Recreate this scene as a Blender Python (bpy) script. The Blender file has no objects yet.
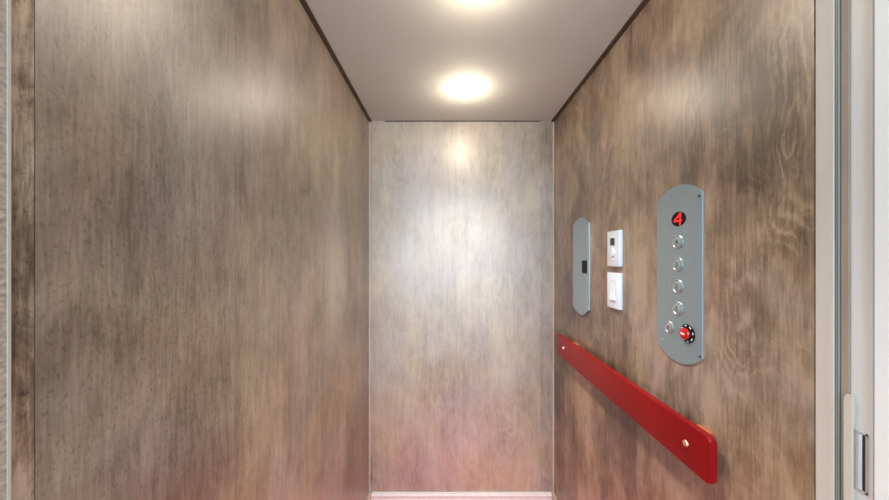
import bpy, bmesh, math
from mathutils import Vector, Matrix
C = bpy.context.scene.collection
PI = math.pi
F = 310.0
XL, XR, YB, ZC, EYE = -0.443, 0.607, 1.76, 2.178, 1.40   # cab interior: left, right, back, ceiling, eye height

# ------------------------------------------------------------------ helpers
def box(bm, x0, x1, y0, y1, z0, z1, bevel=0.0, seg=2):
    vs = [bm.verts.new((x, y, z)) for x in (x0, x1) for y in (y0, y1) for z in (z0, z1)]
    fs = [(0,1,3,2),(4,6,7,5),(0,4,5,1),(2,3,7,6),(0,2,6,4),(1,5,7,3)]
    faces = [bm.faces.new([vs[i] for i in f]) for f in fs]
    if bevel:
        es = list({e for f in faces for e in f.edges})
        bmesh.ops.bevel(bm, geom=es, offset=bevel, segments=seg, affect='EDGES', profile=0.5)
    return bm

def prism(bm, pts, z0, z1, bevel=0.0, seg=2):
    """closed outline in local xy extruded along z; the z1 rim may be bevelled"""
    a = [bm.verts.new((x, y, z0)) for x, y in pts]
    b = [bm.verts.new((x, y, z1)) for x, y in pts]
    n = len(pts)
    bm.faces.new(list(reversed(a))); top = bm.faces.new(b)
    for i in range(n):
        bm.faces.new((a[i], a[(i+1) % n], b[(i+1) % n], b[i]))
    if bevel:
        bmesh.ops.bevel(bm, geom=list(top.edges), offset=bevel, segments=seg, affect='EDGES', profile=0.5)
    return bm

def lathe(bm, prof, cx=0, cy=0, n=40, sx=1.0, sy=1.0, z=0.0):
    """profile [(r,z)] turned about local z"""
    rings = []
    for r, h in prof:
        if r < 1e-7: rings.append([bm.verts.new((cx, cy, z+h))])
        else: rings.append([bm.verts.new((cx+sx*r*math.cos(2*PI*i/n), cy+sy*r*math.sin(2*PI*i/n), z+h)) for i in range(n)])
    for p, q in zip(rings, rings[1:]):
        for i in range(n):
            j = (i+1) % n
            if len(p) == 1 and len(q) == 1: continue
            if len(p) == 1: bm.faces.new((p[0], q[i], q[j]))
            elif len(q) == 1: bm.faces.new((p[i], p[j], q[0]))
            else: bm.faces.new((p[i], p[j], q[j], q[i]))
    return bm

def obj(name, bm, mat, parent=None, smooth=False, label=None):
    bmesh.ops.recalc_face_normals(bm, faces=bm.faces)
    me = bpy.data.meshes.new(name); bm.to_mesh(me); bm.free()
    me.materials.append(mat)
    if smooth:
        me.polygons.foreach_set('use_smooth', [True]*len(me.polygons))
        me.set_sharp_from_angle(angle=math.radians(35))
    o = bpy.data.objects.new(name, me); C.objects.link(o)
    if parent: o.parent = parent
    if label: o['label'] = label
    return o

def struct(name, bm, mat, label=None):
    o = obj(name, bm, mat); o['kind'] = 'structure'
    if label: o['label'] = label
    return o

def thing(name, label, cat, group=None, mat=None):
    o = bpy.data.objects.new(name, None); C.objects.link(o)
    o.empty_display_size = .05
    if mat: o.matrix_world = mat
    o['label'] = label; o['category'] = cat
    if group: o['group'] = group
    return o

def on_right_wall(y, z, x=XR):
    """local x -> towards the door (-Y), local y -> up, local z -> into the cab (-X)"""
    return Matrix(((0, 0, -1, x), (-1, 0, 0, y), (0, 1, 0, z), (0, 0, 0, 1)))

def text_mesh(body, size, depth, x, y, z, shear=0.0):
    cu = bpy.data.curves.new('txt', 'FONT'); cu.body = body; cu.size = size
    cu.extrude = depth; cu.align_x = 'CENTER'; cu.align_y = 'CENTER'; cu.shear = shear
    t = bpy.data.objects.new('txt', cu); C.objects.link(t)
    dg = bpy.context.evaluated_depsgraph_get()
    me = bpy.data.meshes.new_from_object(t.evaluated_get(dg))
    bm = bmesh.new(); bm.from_mesh(me)
    bpy.data.objects.remove(t); bpy.data.meshes.remove(me)
    bmesh.ops.translate(bm, verts=bm.verts, vec=(x, y, z))
    return bm

# ------------------------------------------------------------------ materials
def new_mat(name):
    m = bpy.data.materials.new(name); m.use_nodes = True
    nt = m.node_tree; b = nt.nodes['Principled BSDF']
    return m, nt, b
def simple(name, col, rough=.5, metal=0.0, spec=.5, noise=0.0, scale=(30,30,30), coat=0.0):
    m, nt, b = new_mat(name)
    b.inputs['Roughness'].default_value = rough; b.inputs['Metallic'].default_value = metal
    b.inputs['Specular IOR Level'].default_value = spec
    b.inputs['Coat Weight'].default_value = coat; b.inputs['Coat Roughness'].default_value = .15
    tc = nt.nodes.new('ShaderNodeTexCoord'); mp = nt.nodes.new('ShaderNodeMapping')
    mp.inputs['Scale'].default_value = scale
    nz = nt.nodes.new('ShaderNodeTexNoise'); nz.inputs['Scale'].default_value = 1; nz.inputs['Detail'].default_value = 4
    cr = nt.nodes.new('ShaderNodeValToRGB')
    cr.color_ramp.elements[0].position = .3; cr.color_ramp.elements[1].position = .7
    cr.color_ramp.elements[0].color = tuple(c*(1-noise) for c in col)+(1,)
    cr.color_ramp.elements[1].color = tuple(min(1, c*(1+noise)) for c in col)+(1,)
    L = nt.links.new
    L(tc.outputs['Object'], mp.inputs['Vector']); L(mp.outputs[0], nz.inputs['Vector'])
    L(nz.outputs['Fac'], cr.inputs['Fac']); L(cr.outputs['Color'], b.inputs['Base Color'])
    return m
def emit(name, col, strength, base=(0,0,0)):
    m, nt, b = new_mat(name)
    b.inputs['Base Color'].default_value = base+(1,)
    b.inputs['Emission Color'].default_value = col+(1,); b.inputs['Emission Strength'].default_value = strength
    return m

def wood(name, axis, dark, mid, light, phase=0.0, period=.238, seed=0.0, fig=.5, speck=.3, rough=.3, spec=.5, blotch=1.0, fine=1.0, knots=(), contrast=1.0, cool=(.985,.93,.975)):
    m, nt, b = new_mat(name)
    N = nt.nodes.new; L = nt.links.new
    def math_(op, a, c=None, v=None):
        n = N('ShaderNodeMath'); n.operation = op
        for i, s in enumerate((a, c, v)):
            if s is None: continue
            if isinstance(s, (int, float)): n.inputs[i].default_value = s
            else: L(s, n.inputs[i])
        return n.outputs[0]
    tc = N('ShaderNodeTexCoord'); sp = N('ShaderNodeSeparateXYZ'); L(tc.outputs['Object'], sp.inputs[0])
    u = sp.outputs[axis]; v = sp.outputs['Z']
    bid = math_('FLOOR', math_('DIVIDE', math_('SUBTRACT', u, phase), period))
    wn = N('ShaderNodeTexWhiteNoise'); wn.noise_dimensions = '1D'; L(math_('ADD', bid, seed+.37), wn.inputs['W'])
    w = math_('MULTIPLY', wn.outputs['Value'], 6.0)
    def noise(su, sv, detail=3, rough_=.5, dist=0.0, off=0.0, byboard=True, vv=None):
        cb = N('ShaderNodeCombineXYZ')
        L(math_('MULTIPLY', u, su), cb.inputs[0]); L(math_('MULTIPLY', vv or v, sv), cb.inputs[1])
        if byboard: L(math_('ADD', w, off+seed), cb.inputs[2])
        else: cb.inputs[2].default_value = off+seed
        n = N('ShaderNodeTexNoise'); n.inputs['Scale'].default_value = 1
        n.inputs['Detail'].default_value = detail; n.inputs['Roughness'].default_value = rough_
        n.inputs['Distortion'].default_value = dist
        L(cb.outputs[0], n.inputs['Vector']); return n.outputs['Fac']
    def cen(x, k): return math_('MULTIPLY', math_('SUBTRACT', x, .5), k)
    broad = noise(3.5, 1.6, 4, .55, .4, 3, byboard=False)
    streak = noise(32, 2.0, 6, .68, .5, 7)
    mottle = noise(15, 9, 7, .74, .6, 11, byboard=False)
    finen = noise(210, 16, 4, .65, .3, 17)
    # cathedral figure: contour lines of a slow, vertically drawn-out field
    field = noise(4.2, 1.25, 2, .45, .9, 23)
    kmask = None
    wob = noise(10, 6, 6, .72, .3, 61, byboard=False)
    for ku, kv, ru, rv, amp in knots:                # knots: the contour field rises round each of them
        du = math_('DIVIDE', math_('SUBTRACT', math_('ADD', u, cen(wob, .045)), ku), ru)
        dv = math_('DIVIDE', math_('SUBTRACT', math_('ADD', v, cen(wob, .11)), kv), rv)
        g = math_('EXPONENT', math_('MULTIPLY', math_('ADD', math_('MULTIPLY', du, du), math_('MULTIPLY', dv, dv)), -1.0))
        field = math_('ADD', field, math_('MULTIPLY', g, amp))
        kmask = g if kmask is None else math_('MAXIMUM', kmask, g)
    ring = math_('SINE', math_('MULTIPLY', field, 30.0))
    ring = math_('POWER', math_('ABSOLUTE', ring), 6.0)
    mask = noise(5, 2.2, 2, .5, .3, 29)
    mr = N('ShaderNodeMapRange'); mr.inputs['From Min'].default_value = .46; mr.inputs['From Max'].default_value = .62
    L(mask, mr.inputs['Value'])
    msk = mr.outputs[0] if kmask is None else math_('MAXIMUM', math_('MULTIPLY', mr.outputs[0], .5), kmask)
    ring = math_('MULTIPLY', math_('MULTIPLY', math_('SUBTRACT', ring, .30), msk), fig)
    # vessel specks: short dark flecks
    sn = noise(230, 130, 4, .75, 0, 31, byboard=False)
    ms = N('ShaderNodeMapRange'); ms.inputs['From Min'].default_value = .54; ms.inputs['From Max'].default_value = .70
    L(sn, ms.inputs['Value'])
    tone = math_('ADD', .5, cen(broad, 1.1*blotch))
    tone = math_('ADD', tone, cen(streak, .50))
    tone = math_('ADD', tone, cen(mottle, .75*blotch))
    tone = math_('ADD', tone, cen(finen, .60*fine))
    tone = math_('ADD', tone, cen(wn.outputs['Value'], .16))
    tone = math_('ADD', tone, math_('MULTIPLY', ring, .5))
    tone = math_('SUBTRACT', tone, math_('MULTIPLY', ms.outputs[0], speck*.5))
    tone = math_('ADD', .5, math_('MULTIPLY', math_('SUBTRACT', tone, .5), contrast))
    cr = N('ShaderNodeValToRGB'); e = cr.color_ramp.elements
    e[0].position = .1; e[0].color = dark+(1,); e[1].position = .9; e[1].color = light+(1,)
    k = e.new(.5); k.color = mid+(1,)
    L(tone, cr.inputs['Fac'])
    # slow warm / cool drift of the stain
    hue = noise(3.0, 3.2, 3, .5, .5, 41, byboard=False)
    mh = N('ShaderNodeMapRange'); mh.inputs['From Min'].default_value = .38; mh.inputs['From Max'].default_value = .62
    L(hue, mh.inputs['Value'])
    mx = N('ShaderNodeMix'); mx.data_type = 'RGBA'; mx.blend_type = 'MULTIPLY'
    mx.inputs['B'].default_value = (1.10, 1.02, .80, 1)
    L(math_('MULTIPLY', mh.outputs[0], .8), mx.inputs['Factor']); L(cr.outputs['Color'], mx.inputs['A'])
    hue2 = noise(5.0, 2.4, 4, .55, .6, 53, byboard=False)
    mh2 = N('ShaderNodeMapRange'); mh2.inputs['From Min'].default_value = .45; mh2.inputs['From Max'].default_value = .65
    L(hue2, mh2.inputs['Value'])
    mx2 = N('ShaderNodeMix'); mx2.data_type = 'RGBA'; mx2.blend_type = 'MULTIPLY'
    mx2.inputs['B'].default_value = cool+(1,)
    L(mh2.outputs[0], mx2.inputs['Factor']); L(mx.outputs['Result'], mx2.inputs['A'])
    L(mx2.outputs['Result'], b.inputs['Base Color'])
    b.inputs['Specular IOR Level'].default_value = spec; b.inputs['IOR'].default_value = 1.6
    L(math_('ADD', rough, cen(mottle, .12)), b.inputs['Roughness'])
    bp = N('ShaderNodeBump'); bp.inputs['Strength'].default_value = .10; bp.inputs['Distance'].default_value = .001
    L(tone, bp.inputs['Height']); L(bp.outputs[0], b.inputs['Normal'])
    return m

D, Mi, Li = (.10,.076,.054), (.225,.182,.139), (.345,.294,.235)
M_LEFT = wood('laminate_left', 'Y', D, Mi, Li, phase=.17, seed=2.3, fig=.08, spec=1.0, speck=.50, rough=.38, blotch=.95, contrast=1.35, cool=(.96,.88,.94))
M_BACK = wood('laminate_back_lit', 'X', (.14,.112,.086), (.29,.25,.205), (.405,.36,.305), phase=.055, seed=5.1, fig=.30, spec=1.0, speck=.05, rough=.42, blotch=.8, contrast=1.35, knots=((0.329,1.218,0.050,0.120,0.25),(0.329,0.452,0.090,0.160,0.35),(-0.312,1.184,0.030,0.030,0.15),(-0.267,2.183,0.060,0.300,0.30)))  # same laminate, made paler: the reflected light is put into its colour
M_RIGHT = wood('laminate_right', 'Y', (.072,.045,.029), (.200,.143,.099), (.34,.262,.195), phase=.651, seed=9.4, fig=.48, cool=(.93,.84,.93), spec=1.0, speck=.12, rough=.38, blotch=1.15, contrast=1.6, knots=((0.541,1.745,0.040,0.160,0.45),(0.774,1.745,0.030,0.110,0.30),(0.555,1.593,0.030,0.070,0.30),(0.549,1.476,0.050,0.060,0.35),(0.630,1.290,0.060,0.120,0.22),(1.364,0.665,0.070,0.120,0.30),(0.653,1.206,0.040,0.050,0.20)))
M_STRIP = wood('laminate_edge_strip', 'Y', (.045,.027,.017), (.165,.112,.072), (.36,.285,.20), phase=0, seed=4.2, fig=0, speck=.5, rough=.5, fine=1.8, blotch=2.0, contrast=1.3)
M_FLOOR = wood('cherry_floor', 'X', (.62,.025,.018), (.85,.06,.04), (.92,.10,.06), phase=0, period=.09, seed=1.0, fig=.2, speck=.1, rough=.3)
M_CEIL = simple('satin_ceiling_panel', (.50,.525,.485), .75, 0, .12, .02, (3,3,3))
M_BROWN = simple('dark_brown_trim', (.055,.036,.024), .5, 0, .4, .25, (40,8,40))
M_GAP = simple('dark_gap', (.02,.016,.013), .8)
M_TRIM = simple('painted_base_trim', (.62,.56,.53), .35, 0, .5, .04)
M_CREAM = simple('cream_jamb', (.53,.50,.43), .5, 0, .4, .05, (60,60,5))
M_BEIGE = simple('brown_beige_seal', (.30,.25,.19), .6, 0, .3, .12, (60,60,10))
M_ALU = simple('aluminium_track', (.30,.32,.31), .5, .2, .4, .05, (200,200,4))
M_DOOR = simple('grey_white_door_edge', (.64,.65,.62), .45, 0, .4, .03, (20,20,3))
M_WHITE = simple('white_paint', (.76,.78,.76), .5, 0, .4, .02, (6,6,6))
M_STONE = simple('light_jamb', (.33,.275,.215), .7, 0, .2, .35, (200,120,200))
M_STEEL = simple('blue_grey_satin_steel', (.30,.38,.41), .38, .55, .5, .05, (400,12,60))
M_STEEL2 = simple('bright_steel_edge', (.75,.77,.78), .3, .8, .5, .02)
M_RING = simple('button_ring', (.42,.46,.46), .32, .8, .5, .02)
M_CAP = simple('button_cap', (.30,.36,.38), .5, .4, .5, .02)
M_BLACK = simple('black_plastic', (.006,.006,.007), .5, 0, .2)
M_MARK = simple('engraved_mark', (.03,.03,.035), .5)
M_RED = simple('red_lacquer', (.22,.002,.004), .36, 0, .25, .15, (8,3,8), coat=.0)
M_BTNRED = simple('red_plastic', (.45,.006,.006), .25, 0, .5, 0, coat=.3)
M_BRASS = simple('copper_bolt', (.80,.52,.40), .3, .8)
M_SPACER = simple('stained_spacer', (.36,.12,.04), .45, 0, .4, .15)
M_PLASTIC = simple('white_plastic', (.66,.74,.79), .4, 0, .5, .01)
M_LCD = simple('dark_green_display', (.015,.028,.024), .2)
M_CHROME = simple('brushed_chrome', (.60,.61,.63), .45, .6, .5, .06, (200,200,20))
M_LED = emit('red_led', (1.0,.012,.012), 2.2)
M_LENS = emit('warm_lamp_lens', (1.0,.90,.78), 17.0, (.8,.8,.8))

# ------------------------------------------------------------------ the cab
T = .02
YF_R, YF_L = .5128, .3333
struct('floor', box(bmesh.new(), XL-T, XR+T, .30, YB+T, -.03, 0), M_FLOOR)
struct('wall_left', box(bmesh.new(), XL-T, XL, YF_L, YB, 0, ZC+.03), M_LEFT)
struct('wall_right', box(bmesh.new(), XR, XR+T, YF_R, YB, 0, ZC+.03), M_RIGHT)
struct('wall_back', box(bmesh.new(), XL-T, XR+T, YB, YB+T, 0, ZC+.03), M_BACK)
struct('ceiling', box(bmesh.new(), XL+.016, XR-.016, .32, YB-.0005, ZC, ZC+.03), M_CEIL)
# brown reveal strips between the ceiling panel and the side walls
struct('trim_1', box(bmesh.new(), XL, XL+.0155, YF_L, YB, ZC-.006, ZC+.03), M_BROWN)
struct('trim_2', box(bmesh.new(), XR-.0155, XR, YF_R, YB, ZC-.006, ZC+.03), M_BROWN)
struct('gap_strip', box(bmesh.new(), -.352, .528, YB-.004, YB, ZC-.004, ZC-.0005), M_GAP)  # dark strip standing in for the shaded gap behind the ceiling panel
# pale beads in the two rear corners
M_BEAD = simple('pale_bead', (.46,.40,.34), .4, 0, .5, .1, (20,20,4))
struct('trim_4', box(bmesh.new(), XL, XL+.007, YB-.004, YB, .0725, ZC-.001, .001), M_BEAD)
struct('trim_5', box(bmesh.new(), XR-.007, XR, YB-.004, YB, .0725, ZC-.001, .001), M_BEAD)
# stepped base moulding
def base_profile():   # (out, z)
    return [(0,0),(.016,0),(.016,.040),(.0135,.043),(.0135,.047),(.0155,.050),(.0155,.062),(.012,.066),(.010,.067),(.010,.071),(.006,.072),(0,.072)]
def run(bm, p, d, length, out):
    p = Vector(p); d = Vector(d); out = Vector(out)
    a = [bm.verts.new(p+out*o+Vector((0,0,z))) for o, z in base_profile()]
    b = [bm.verts.new(p+d*length+out*o+Vector((0,0,z))) for o, z in base_profile()]
    n = len(a)
    bm.faces.new(a); bm.faces.new(list(reversed(b)))
    for i in range(n): bm.faces.new((a[i], a[(i+1)%n], b[(i+1)%n], b[i]))
    return bm
struct('baseboard_back', run(bmesh.new(), (XL+.017,YB,0), (1,0,0), XR-XL-.034, (0,-1,0)), M_TRIM)
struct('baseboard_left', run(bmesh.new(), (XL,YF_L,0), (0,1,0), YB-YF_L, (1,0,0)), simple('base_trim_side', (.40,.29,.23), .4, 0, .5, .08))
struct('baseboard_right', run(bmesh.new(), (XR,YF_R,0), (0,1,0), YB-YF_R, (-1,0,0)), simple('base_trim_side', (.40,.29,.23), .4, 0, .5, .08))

# ------------------------------------------------------------------ entrance, right side
def Y(px, x=XR): return F*x/(px-447.0)
struct('trim_6', box(bmesh.new(), XR, XR+.10, Y(833.6), Y(815.2)-.0002, 0, ZC+.03, .0008), M_CREAM, 'cream painted cab edge strip')
bm = bmesh.new()                                                     # ribbed aluminium track
y0, y1 = Y(839.4,.609), Y(835.0,.609)
box(bm, .612, .66, y0, y1, 0, ZC+.03)
for a, c in ((0,.22),(.42,.60),(.82,1)):
    box(bm, .608, .612, y0+(y1-y0)*a, y0+(y1-y0)*c, 0, ZC+.03)
struct('trim_7', bm, M_ALU, 'ribbed aluminium track strip')
struct('trim_8', box(bmesh.new(), .6095, .66, Y(848.9,.6095), Y(840.8,.6095), 0, ZC+.03, .0006), M_BEIGE, 'brown beige seal strip beside the track')
struct('trim_9', box(bmesh.new(), .630, .662, Y(850.5,.62)-.003, Y(833.6)-.0003, 0, ZC+.03), M_GAP, 'dark gap behind the entrance strips')
# sliding door in its pocket, its leading edge flush with the opening
XD = .612
yd0, yd1 = Y(873.2,XD), Y(850.2,XD)
door = struct('door_1', box(bmesh.new(), XD, XD+.62, yd0, yd1, .01, 2.12, .001), M_DOOR, 'grey white sliding door edge in its pocket')
bm = bmesh.new()                                                     # finger pull: rim, recessed trough and lip
ya, yb_ = Y(868.2,XD), Y(854.3,XD); za, zb = EYE-.345, EYE-.257
box(bm, XD-.0016, XD+.0005, ya, ya+.0018, za, zb); box(bm, XD-.0016, XD+.0005, yb_-.0018, yb_, za, zb)
box(bm, XD-.0016, XD+.0005, ya, yb_, za, za+.003); box(bm, XD-.0016, XD+.0005, ya, yb_, zb-.003, zb)
n = 10                                                               # curved lever face
for i in range(n):
    t0, t1 = i/n, (i+1)/n
    ys = [yb_-.0018-(yb_-ya-.0075)*t for t in (t0, t1)]
    xs = [XD-.0012-.0022*math.sin(PI*t) for t in (t0, t1)]
    q = [bm.verts.new((xs[0],ys[0],za+.003)), bm.verts.new((xs[1],ys[1],za+.003)), bm.verts.new((xs[1],ys[1],zb-.003)), bm.verts.new((xs[0],ys[0],zb-.003))]
    bm.faces.new(q)
obj('edge_pull', bm, M_CHROME, door, True, 'chrome finger pull in the door edge')
obj('pull_slot', box(bmesh.new(), XD-.0008, XD-.0002, ya+.0018, ya+.0058, za+.003, zb-.003), simple('dark_slot', (.06,.06,.065), .3, .5), door)
# rounded beige guide block low beside the door edge
pts = []
yg0, yg1 = Y(851.5,.6065), Y(843.6,.6065); zt = EYE-.205
for i in range(9):
    a = PI/2*i/8
    pts.append((yg1-.006*(1-math.sin(a)) if False else yg1-.007+.007*math.cos(a), zt-.012+.012*math.sin(a)))
pts += [(yg0, zt), (yg0, .02), (yg1, .02)]
bm = bmesh.new()
a = [bm.verts.new((.6065, y, z)) for y, z in pts]; b = [bm.verts.new((.630, y, z)) for y, z in pts]
bm.faces.new(a); bm.faces.new(list(reversed(b)))
for i in range(len(a)): bm.faces.new((a[i], a[(i+1)%len(a)], b[(i+1)%len(a)], b[i]))
struct('trim_10', bm, M_CREAM, 'cream round-topped guide strip beside the door edge')
struct('trim_11', box(bmesh.new(), .6045, .72, .30, Y(873.6,.6045), 0, 2.12, .0015), M_WHITE, 'white door jamb at the right edge')

# entrance, left side
struct('trim_12', box(bmesh.new(), XL-.06, XL+.0008, Y(8.5,XL), YF_L-.0008, 0, ZC+.03, .0006), M_STRIP, 'brown mottled edge strip at the left')
struct('trim_13', box(bmesh.new(), XL-.06, XL+.0025, .295, Y(8.0,XL-.0), 0, ZC+.03, .0008), M_STONE, 'pale speckled jamb at the left edge')

struct('trim_14', box(bmesh.new(), XL+.0025, XL+.0035, Y(8.2,XL)-.0028, Y(8.2,XL)-.0003, 0, ZC+.03), simple('pale_edge_line', (.42,.38,.33), .5), 'thin pale vertical edge line at the left')

# ------------------------------------------------------------------ landing behind the camera
struct('wall_front_left', box(bmesh.new(), -1.5, XL-.0605, .30, .40, 0, 2.45), M_WHITE)
struct('wall_front_right', box(bmesh.new(), .721, 1.7, .30, .40, 0, 2.45), M_WHITE)
struct('wall_front_top', box(bmesh.new(), XL-.06, .72, .20, .295, 2.13, 2.45), M_WHITE)
struct('wall_landing_left', box(bmesh.new(), -1.6, -1.5, -2.3, .40, 0, 2.45), M_WHITE)
struct('wall_landing_right', box(bmesh.new(), 1.7, 1.8, -2.3, .40, 0, 2.45), M_WHITE)
struct('floor_landing', box(bmesh.new(), -1.6, 1.8, -2.4, .2995, -.03, 0), simple('landing_floor', (.36,.25,.17), .4, 0, .5, .15, (12,1,1)))
struct('ceiling_landing', box(bmesh.new(), -1.6, 1.8, -2.4, .40, 2.45, 2.5), M_WHITE)
wx0, wx1, wz0, wz1 = -1.0, 1.1, .75, 2.2
bm = bmesh.new()
box(bm, -1.6, wx0, -2.4, -2.3, 0, 2.45); box(bm, wx1, 1.8, -2.4, -2.3, 0, 2.45)
box(bm, wx0, wx1, -2.4, -2.3, 0, wz0); box(bm, wx0, wx1, -2.4, -2.3, wz1, 2.45)
struct('wall_landing_back', bm, M_WHITE)
bm = bmesh.new()
for r in ((wx0,wx0+.04,wz0,wz1),(wx1-.04,wx1,wz0,wz1),(wx0,wx1,wz0,wz0+.04),(wx0,wx1,wz1-.04,wz1),(.035,.065,wz0,wz1)):
    box(bm, r[0], r[1], -2.37, -2.33, r[2], r[3])
struct('window_1', bm, M_WHITE)

# ------------------------------------------------------------------ control panel
def arc_plate(w, h, rise, n=20):
    """vertical plate whose top and bottom are shallow arcs"""
    hw = w/2; R = (hw*hw+rise*rise)/(2*rise); a0 = math.asin(hw/R)
    pts = []
    for s in (1, -1):
        cy = s*(h/2-R)
        for i in range(n+1):
            a = a0-2*a0*i/n
            pts.append((s*R*math.sin(a), cy+s*R*math.cos(a)))
    return pts

COPY, COPZ = .8125, EYE-.0415
cop = thing('control_panel', 'tall blue-grey steel elevator control panel with floor buttons above the red handrail', 'control panel', mat=on_right_wall(COPY, COPZ))
obj('faceplate', prism(bmesh.new(), arc_plate(.160, .462, .034), -.002, .0035, .0007, 1), M_STEEL, cop, True)
def pz(px, py, x=.6035):   # pixel on the plate -> local coordinates of the panel
    y = F*x/(px-447); z = EYE-(py-258)*x/(px-447)
    return COPY-y, z-COPZ
FZ = .0035
# floor display
dx, dy = pz(678.6, 219)
disp = obj('floor_display', lathe(bmesh.new(), [(0,.0012),(.9,.0012),(1.0,.0004),(1.0,-.002)], dx, dy, 48, .0001, .0001, FZ), M_BLACK, cop)
for v in disp.data.vertices:
    v.co.x = dx+(v.co.x-dx)*10000*.0255; v.co.y = dy+(v.co.y-dy)*10000*.0190
bm = bmesh.new()                                                      # the lit figure 4
def stroke(bm, p, q, w, z0, z1):
    p = Vector(p); q = Vector(q); d = (q-p).normalized(); nn = Vector((-d.y, d.x))*w/2
    prism(bm, [tuple(p-nn), tuple(q-nn), tuple(q+nn), tuple(p+nn)], z0, z1)
zz0, zz1 = FZ+.0012, FZ+.0020
stroke(bm, (dx+.0085,dy+.0160), (dx+.0065,dy-.0165), .0042, zz0, zz1)
stroke(bm, (dx+.0060,dy+.0115), (dx-.0130,dy-.0040), .0036, zz0, zz1)
stroke(bm, (dx-.0145,dy-.0050), (dx+.0125,dy-.0050), .0036, zz0, zz1)
obj('lit_digit', bm, M_LED, disp)
# round floor buttons
def button(px, py, r, mark):
    x, y = pz(px, py)
    ring = obj('button', lathe(bmesh.new(), [(r,-.001),(r,.0018),(r*.95,.0026),(r*.86,.0026),(r*.80,.0016),(r*.78,.0006)], x, y, 40, z=FZ), M_RING, cop, True)
    obj('button_cap', lathe(bmesh.new(), [(r*.78,.0),(r*.77,.0022),(r*.66,.0032),(0,.0034)], x, y, 40, z=FZ), M_CAP, ring, True)
    if mark:
        obj('button_number', text_mesh(mark, .017, .0002, x, y, FZ+.0036), M_MARK, ring)
    return ring, x, y
for py, s in ((242,'4'), (264.2,'3'), (286.3,'2'), (308.4,'1')):
    button(678, py, .0185, s)
ring, x, y = button(669.3, 327, .0165, None)
ring['label'] = 'small alarm button beside the red stop button'
bm = bmesh.new()                                                      # bell mark
prism(bm, [(x-.006,y-.0035),(x+.006,y-.0035),(x+.0042,y-.0008),(x+.0036,y+.003),(x+.0015,y+.0055),(x-.0015,y+.0055),(x-.0036,y+.003),(x-.0042,y-.0008)], FZ+.0034, FZ+.0038)
lathe(bm, [(0,.0004),(.0014,.0004),(.0014,0)], x, y-.0050, 14, z=FZ+.0034)
obj('bell_mark', bm, simple('red_grey_mark', (.25,.10,.09), .5), ring)
# red stop knob on a black collar with white marks
x, y = pz(687.6, 333.6)
stop = obj('stop_button', lathe(bmesh.new(), [(.0235,-.001),(.0235,.0015),(.022,.0022),(.012,.0022)], x, y, 48, z=FZ), M_BLACK, cop, True, 'red stop button in a black ring with white marks')
obj('red_knob', lathe(bmesh.new(), [(.009,.001),(.009,.005),(.0140,.006),(.0150,.008),(.0140,.0105),(.010,.0122),(.005,.0130),(0,.0132)], x, y, 40, z=FZ), M_BTNRED, stop, True)
bm = bmesh.new()
for k in range(8):
    a = 2*PI*k/8+.2
    if k % 2:
        p = [(x+.0196*math.cos(a+d)*s, y+.0196*math.sin(a+d)*s) for d, s in ((-.17,.93),(-.17,1.1),(.17,1.1),(.17,.93))]
    else:
        p = [(x+.0196*math.cos(a+d)*s, y+.0196*math.sin(a+d)*s) for d, s in ((-.22,.93),(-.05,1.11),(.22,1.0))]
    prism(bm, p, FZ+.0021, FZ+.0026)
obj('white_marks', bm, M_PLASTIC, stop)
obj('knob_highlight', prism(bmesh.new(), [(x-.006,y-.0022),(x+.006,y-.0022),(x+.006,y+.0022),(x-.006,y+.0022)], FZ+.0126, FZ+.0137), simple('painted_highlight', (.85,.62,.58), .4), stop)  # highlight on the red knob, painted as a pale bar
for px, py in ((699.2,196), (661.0,208.5), (700.0,356.5), (662.5,340)):
    sx, sy = pz(px, py)
    bm = lathe(bmesh.new(), [(.0032,-.001),(.0032,.0004),(.0026,.0009),(0,.0010)], sx, sy, 16, z=FZ)
    obj('screw', bm, M_MARK if px > 690 else M_CAP, cop, True)

# ------------------------------------------------------------------ phone cabinet door
PY, PZ = 1.398, EYE-.0365
ph = thing('phone_cabinet', 'narrow round-ended steel phone compartment door with black latch, left of the white switches', 'phone cabinet', mat=on_right_wall(PY, PZ))
obj('back_rim', prism(bmesh.new(), arc_plate(.160, .430, .030), -.002, .001), M_STEEL2, ph, True)
obj('cabinet_door', prism(bmesh.new(), arc_plate(.156, .434, .030), .001, .0075, .0008, 1), M_STEEL, ph, True)
for s in (1,):
    obj('door_edge', prism(bmesh.new(), [(.0779,-.178),(.0705,-.178),(.0705,.178),(.0779,.178)], .001, .0070), M_STEEL2, ph, label='bright steel door edge')
bm = prism(bmesh.new(), [(.030,-.030),(.066,-.030),(.070,-.026),(.070,.022),(.066,.026),(.030,.026),(.026,.022),(.026,-.026)], .0070, .0105, .001, 1)
obj('latch', bm, M_BLACK, ph, True)

# ------------------------------------------------------------------ white wall plates
def plate(name, label, cat, zc):
    t = thing(name, label, cat, 'white wall plates beside the control panel', on_right_wall(1.112, zc))
    bm = bmesh.new(); box(bm, -.0405, .0405, -.0635, .0635, -.001, .0120, .0022)
    obj('wall_plate', bm, M_PLASTIC, t, True); return t
th = plate('thermostat', 'white rectangular control with small dark display, upper of the two white plates', 'thermostat', EYE+.0335)
obj('display', box(bmesh.new(), -.017, .011, .012, .038, .0117, .0127), M_LCD, th)
obj('dial', lathe(bmesh.new(), [(.0155,0),(.0155,.003),(.0135,.005),(.006,.0062),(0,.0064)], -.001, -.014, 32, z=.012), M_PLASTIC, th, True)
obj('button_bar', box(bmesh.new(), -.010, .008, -.040, -.034, .0118, .0135, .0006), M_PLASTIC, th)
sw = plate('light_switch', 'plain white rocker light switch, lower of the two white plates', 'light switch', EYE-.1165)
bm = bmesh.new()
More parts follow.
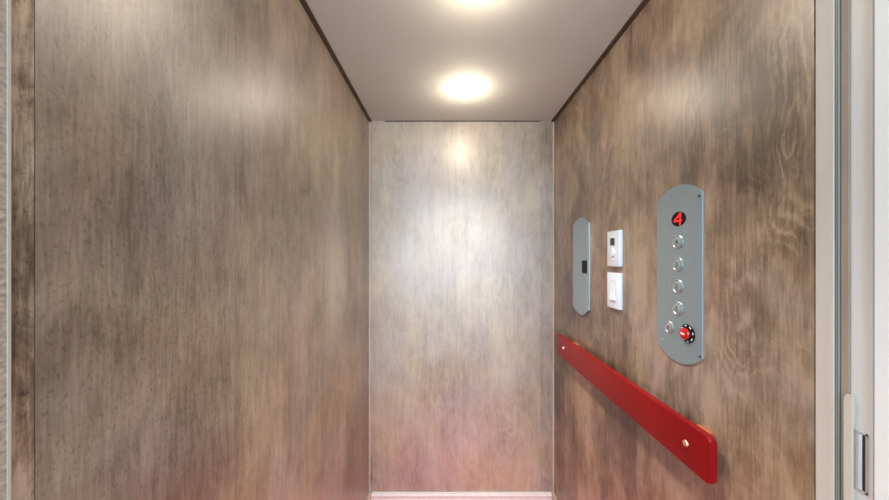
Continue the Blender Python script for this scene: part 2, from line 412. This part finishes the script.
for r in ((-.0185,-.0165,-.036,.036),(.0165,.0185,-.036,.036),(-.0185,.0185,-.036,-.034),(-.0185,.0185,.034,.036)):
    box(bm, r[0], r[1], r[2], r[3], .0117, .0128)
obj('switch_frame', bm, simple('pale_grey_plastic', (.55,.57,.60), .4), sw)
bm = bmesh.new()
rk = [(.0335,.0125),(.0,.0145),(-.0335,.0175)]
lo = [[bm.verts.new((sx*.0162, yy, z)) for yy, z in rk] for sx in (-1,1)]
bt = [[bm.verts.new((sx*.0162, yy, .0115)) for yy, z in rk] for sx in (-1,1)]
for i in range(2):
    bm.faces.new((lo[0][i],lo[0][i+1],lo[1][i+1],lo[1][i]))
    for s in (0,1): bm.faces.new((lo[s][i],lo[s][i+1],bt[s][i+1],bt[s][i]))
for i in (0,2): bm.faces.new((lo[0][i],lo[1][i],bt[1][i],bt[0][i]))
obj('rocker', bm, M_PLASTIC, sw)

# ------------------------------------------------------------------ handrail
XF = .572; yn, yf = F*XF/(709.5-447), F*XF/(557.0-447); zt, zb = EYE-.689*XF, EYE-.868*XF
L_ = yf-yn; H = zt-zb; th_ = .017
hr = thing('handrail', 'flat glossy red handrail board with bolts, below the steel panels', 'handrail', mat=on_right_wall(yf, (zt+zb)/2))
bm = bmesh.new()
z0 = XR-XF-th_
pts = []
rc = .007
for cx, cy, a0 in ((L_-rc, H/2-rc, 0), (rc, H/2-rc, PI/2), (rc, -H/2+rc, PI), (L_-rc, -H/2+rc, 1.5*PI)):
    for i in range(7):
        a = a0+PI/2*i/6; pts.append((cx+rc*math.cos(a), cy+rc*math.sin(a)))
prism(bm, pts, z0, z0+th_)
ed = [e for e in bm.edges if abs(e.verts[0].co.z-e.verts[1].co.z) < 1e-6]
bmesh.ops.bevel(bm, geom=ed, offset=.005, segments=3, affect='EDGES', profile=.5)
obj('rail_board', bm, M_RED, hr, True)
for yy, w in ((.722, .04), (1.45, .05)):
    cx = yf-yy
    obj('spacer', box(bmesh.new(), cx-w/2, cx+w/2, -H/2+.02, H/2-.003, -.001, z0+.001, .003), M_SPACER, hr, True)
for yy in (.742, 1.525):
    cx = yf-yy; cy = .002
    obj('bolt', lathe(bmesh.new(), [(.0078,-.001),(.0078,.0012),(.0065,.0034),(.003,.0042),(0,.0044)], cx, cy, 28, z=z0+th_), M_BRASS, hr, True)

# ------------------------------------------------------------------ downlights
for (y, lab) in ((1.42, 'round warm lit downlight in the ceiling nearest the back wall'), (.85, 'round warm lit downlight at the top edge, nearer the entrance')):
    t = thing('ceiling_light', lab, 'ceiling light', 'round ceiling downlights', Matrix.Translation((.087, y, ZC)))
    obj('trim_ring', lathe(bmesh.new(), [(.079,.001),(.079,-.001),(.077,-.002),(.073,-.0022),(.071,-.0015),(.071,.001)], 0, 0, 56), M_WHITE, t, True)
    obj('lens', lathe(bmesh.new(), [(.0715,-.0005),(.0705,-.008),(.065,-.014),(.050,-.021),(.032,-.026),(0,-.027)], 0, 0, 56), M_LENS, t, True)

# ------------------------------------------------------------------ light, world, camera
for y in (1.42, .85):                                                 # downlight beams, plus an unseen point light added for the ceiling glow
    l = bpy.data.lights.new('glow_fill', 'POINT'); l.energy = 3.2; l.color = (1,.84,.66); l.shadow_soft_size = .05
    o = bpy.data.objects.new('glow_fill', l); C.objects.link(o); o.location = (.087, y, ZC-.075)
    l = bpy.data.lights.new('lamp_beam', 'SPOT'); l.energy = 88; l.color = (1,.92,.85); l.shadow_soft_size = .07
    l.spot_size = math.radians(95); l.spot_blend = 1
    o = bpy.data.objects.new('lamp_beam', l); C.objects.link(o); o.location = (.087, y, ZC-.045)
def area(name, loc, rot, sx, sy, power, col, spread=PI):
    l = bpy.data.lights.new(name, 'AREA'); l.shape = 'RECTANGLE'; l.size = sx; l.size_y = sy; l.energy = power; l.color = col; l.spread = spread
    o = bpy.data.objects.new(name, l); C.objects.link(o); o.location = loc; o.rotation_euler = rot; return o
area('window_daylight', (.05, -2.42, 1.475), (PI/2, 0, 0), 2.08, 1.43, 145, (.66,.82,1.0))
l = bpy.data.lights.new('landing_fill', 'AREA'); l.shape = 'DISK'; l.size = .5; l.energy = 12; l.color = (1,.94,.86)  # unseen warm disk light over the landing, no fixture modelled
o = bpy.data.objects.new('landing_fill', l); C.objects.link(o); o.location = (.1, -1.0, 2.44)
w = bpy.data.worlds.new('world'); bpy.context.scene.world = w; w.use_nodes = True
w.node_tree.nodes['Background'].inputs[0].default_value = (.80,.90,1.0,1); w.node_tree.nodes['Background'].inputs[1].default_value = 1.0

cam = bpy.data.cameras.new('camera'); co = bpy.data.objects.new('camera', cam); C.objects.link(co)
co.location = (0, 0, EYE); co.rotation_euler = (PI/2, 0, 0)
cam.sensor_width = 36; cam.lens = F/889*36; cam.shift_x = -2.5/889; cam.shift_y = 8/889; cam.clip_start = .02
sc = bpy.context.scene; sc.camera = co
sc.view_settings.view_transform = 'Standard'; sc.view_settings.look = 'None'
sc.view_settings.gamma = 1; sc.view_settings.use_curve_mapping = False; sc.view_settings.exposure = -0.28
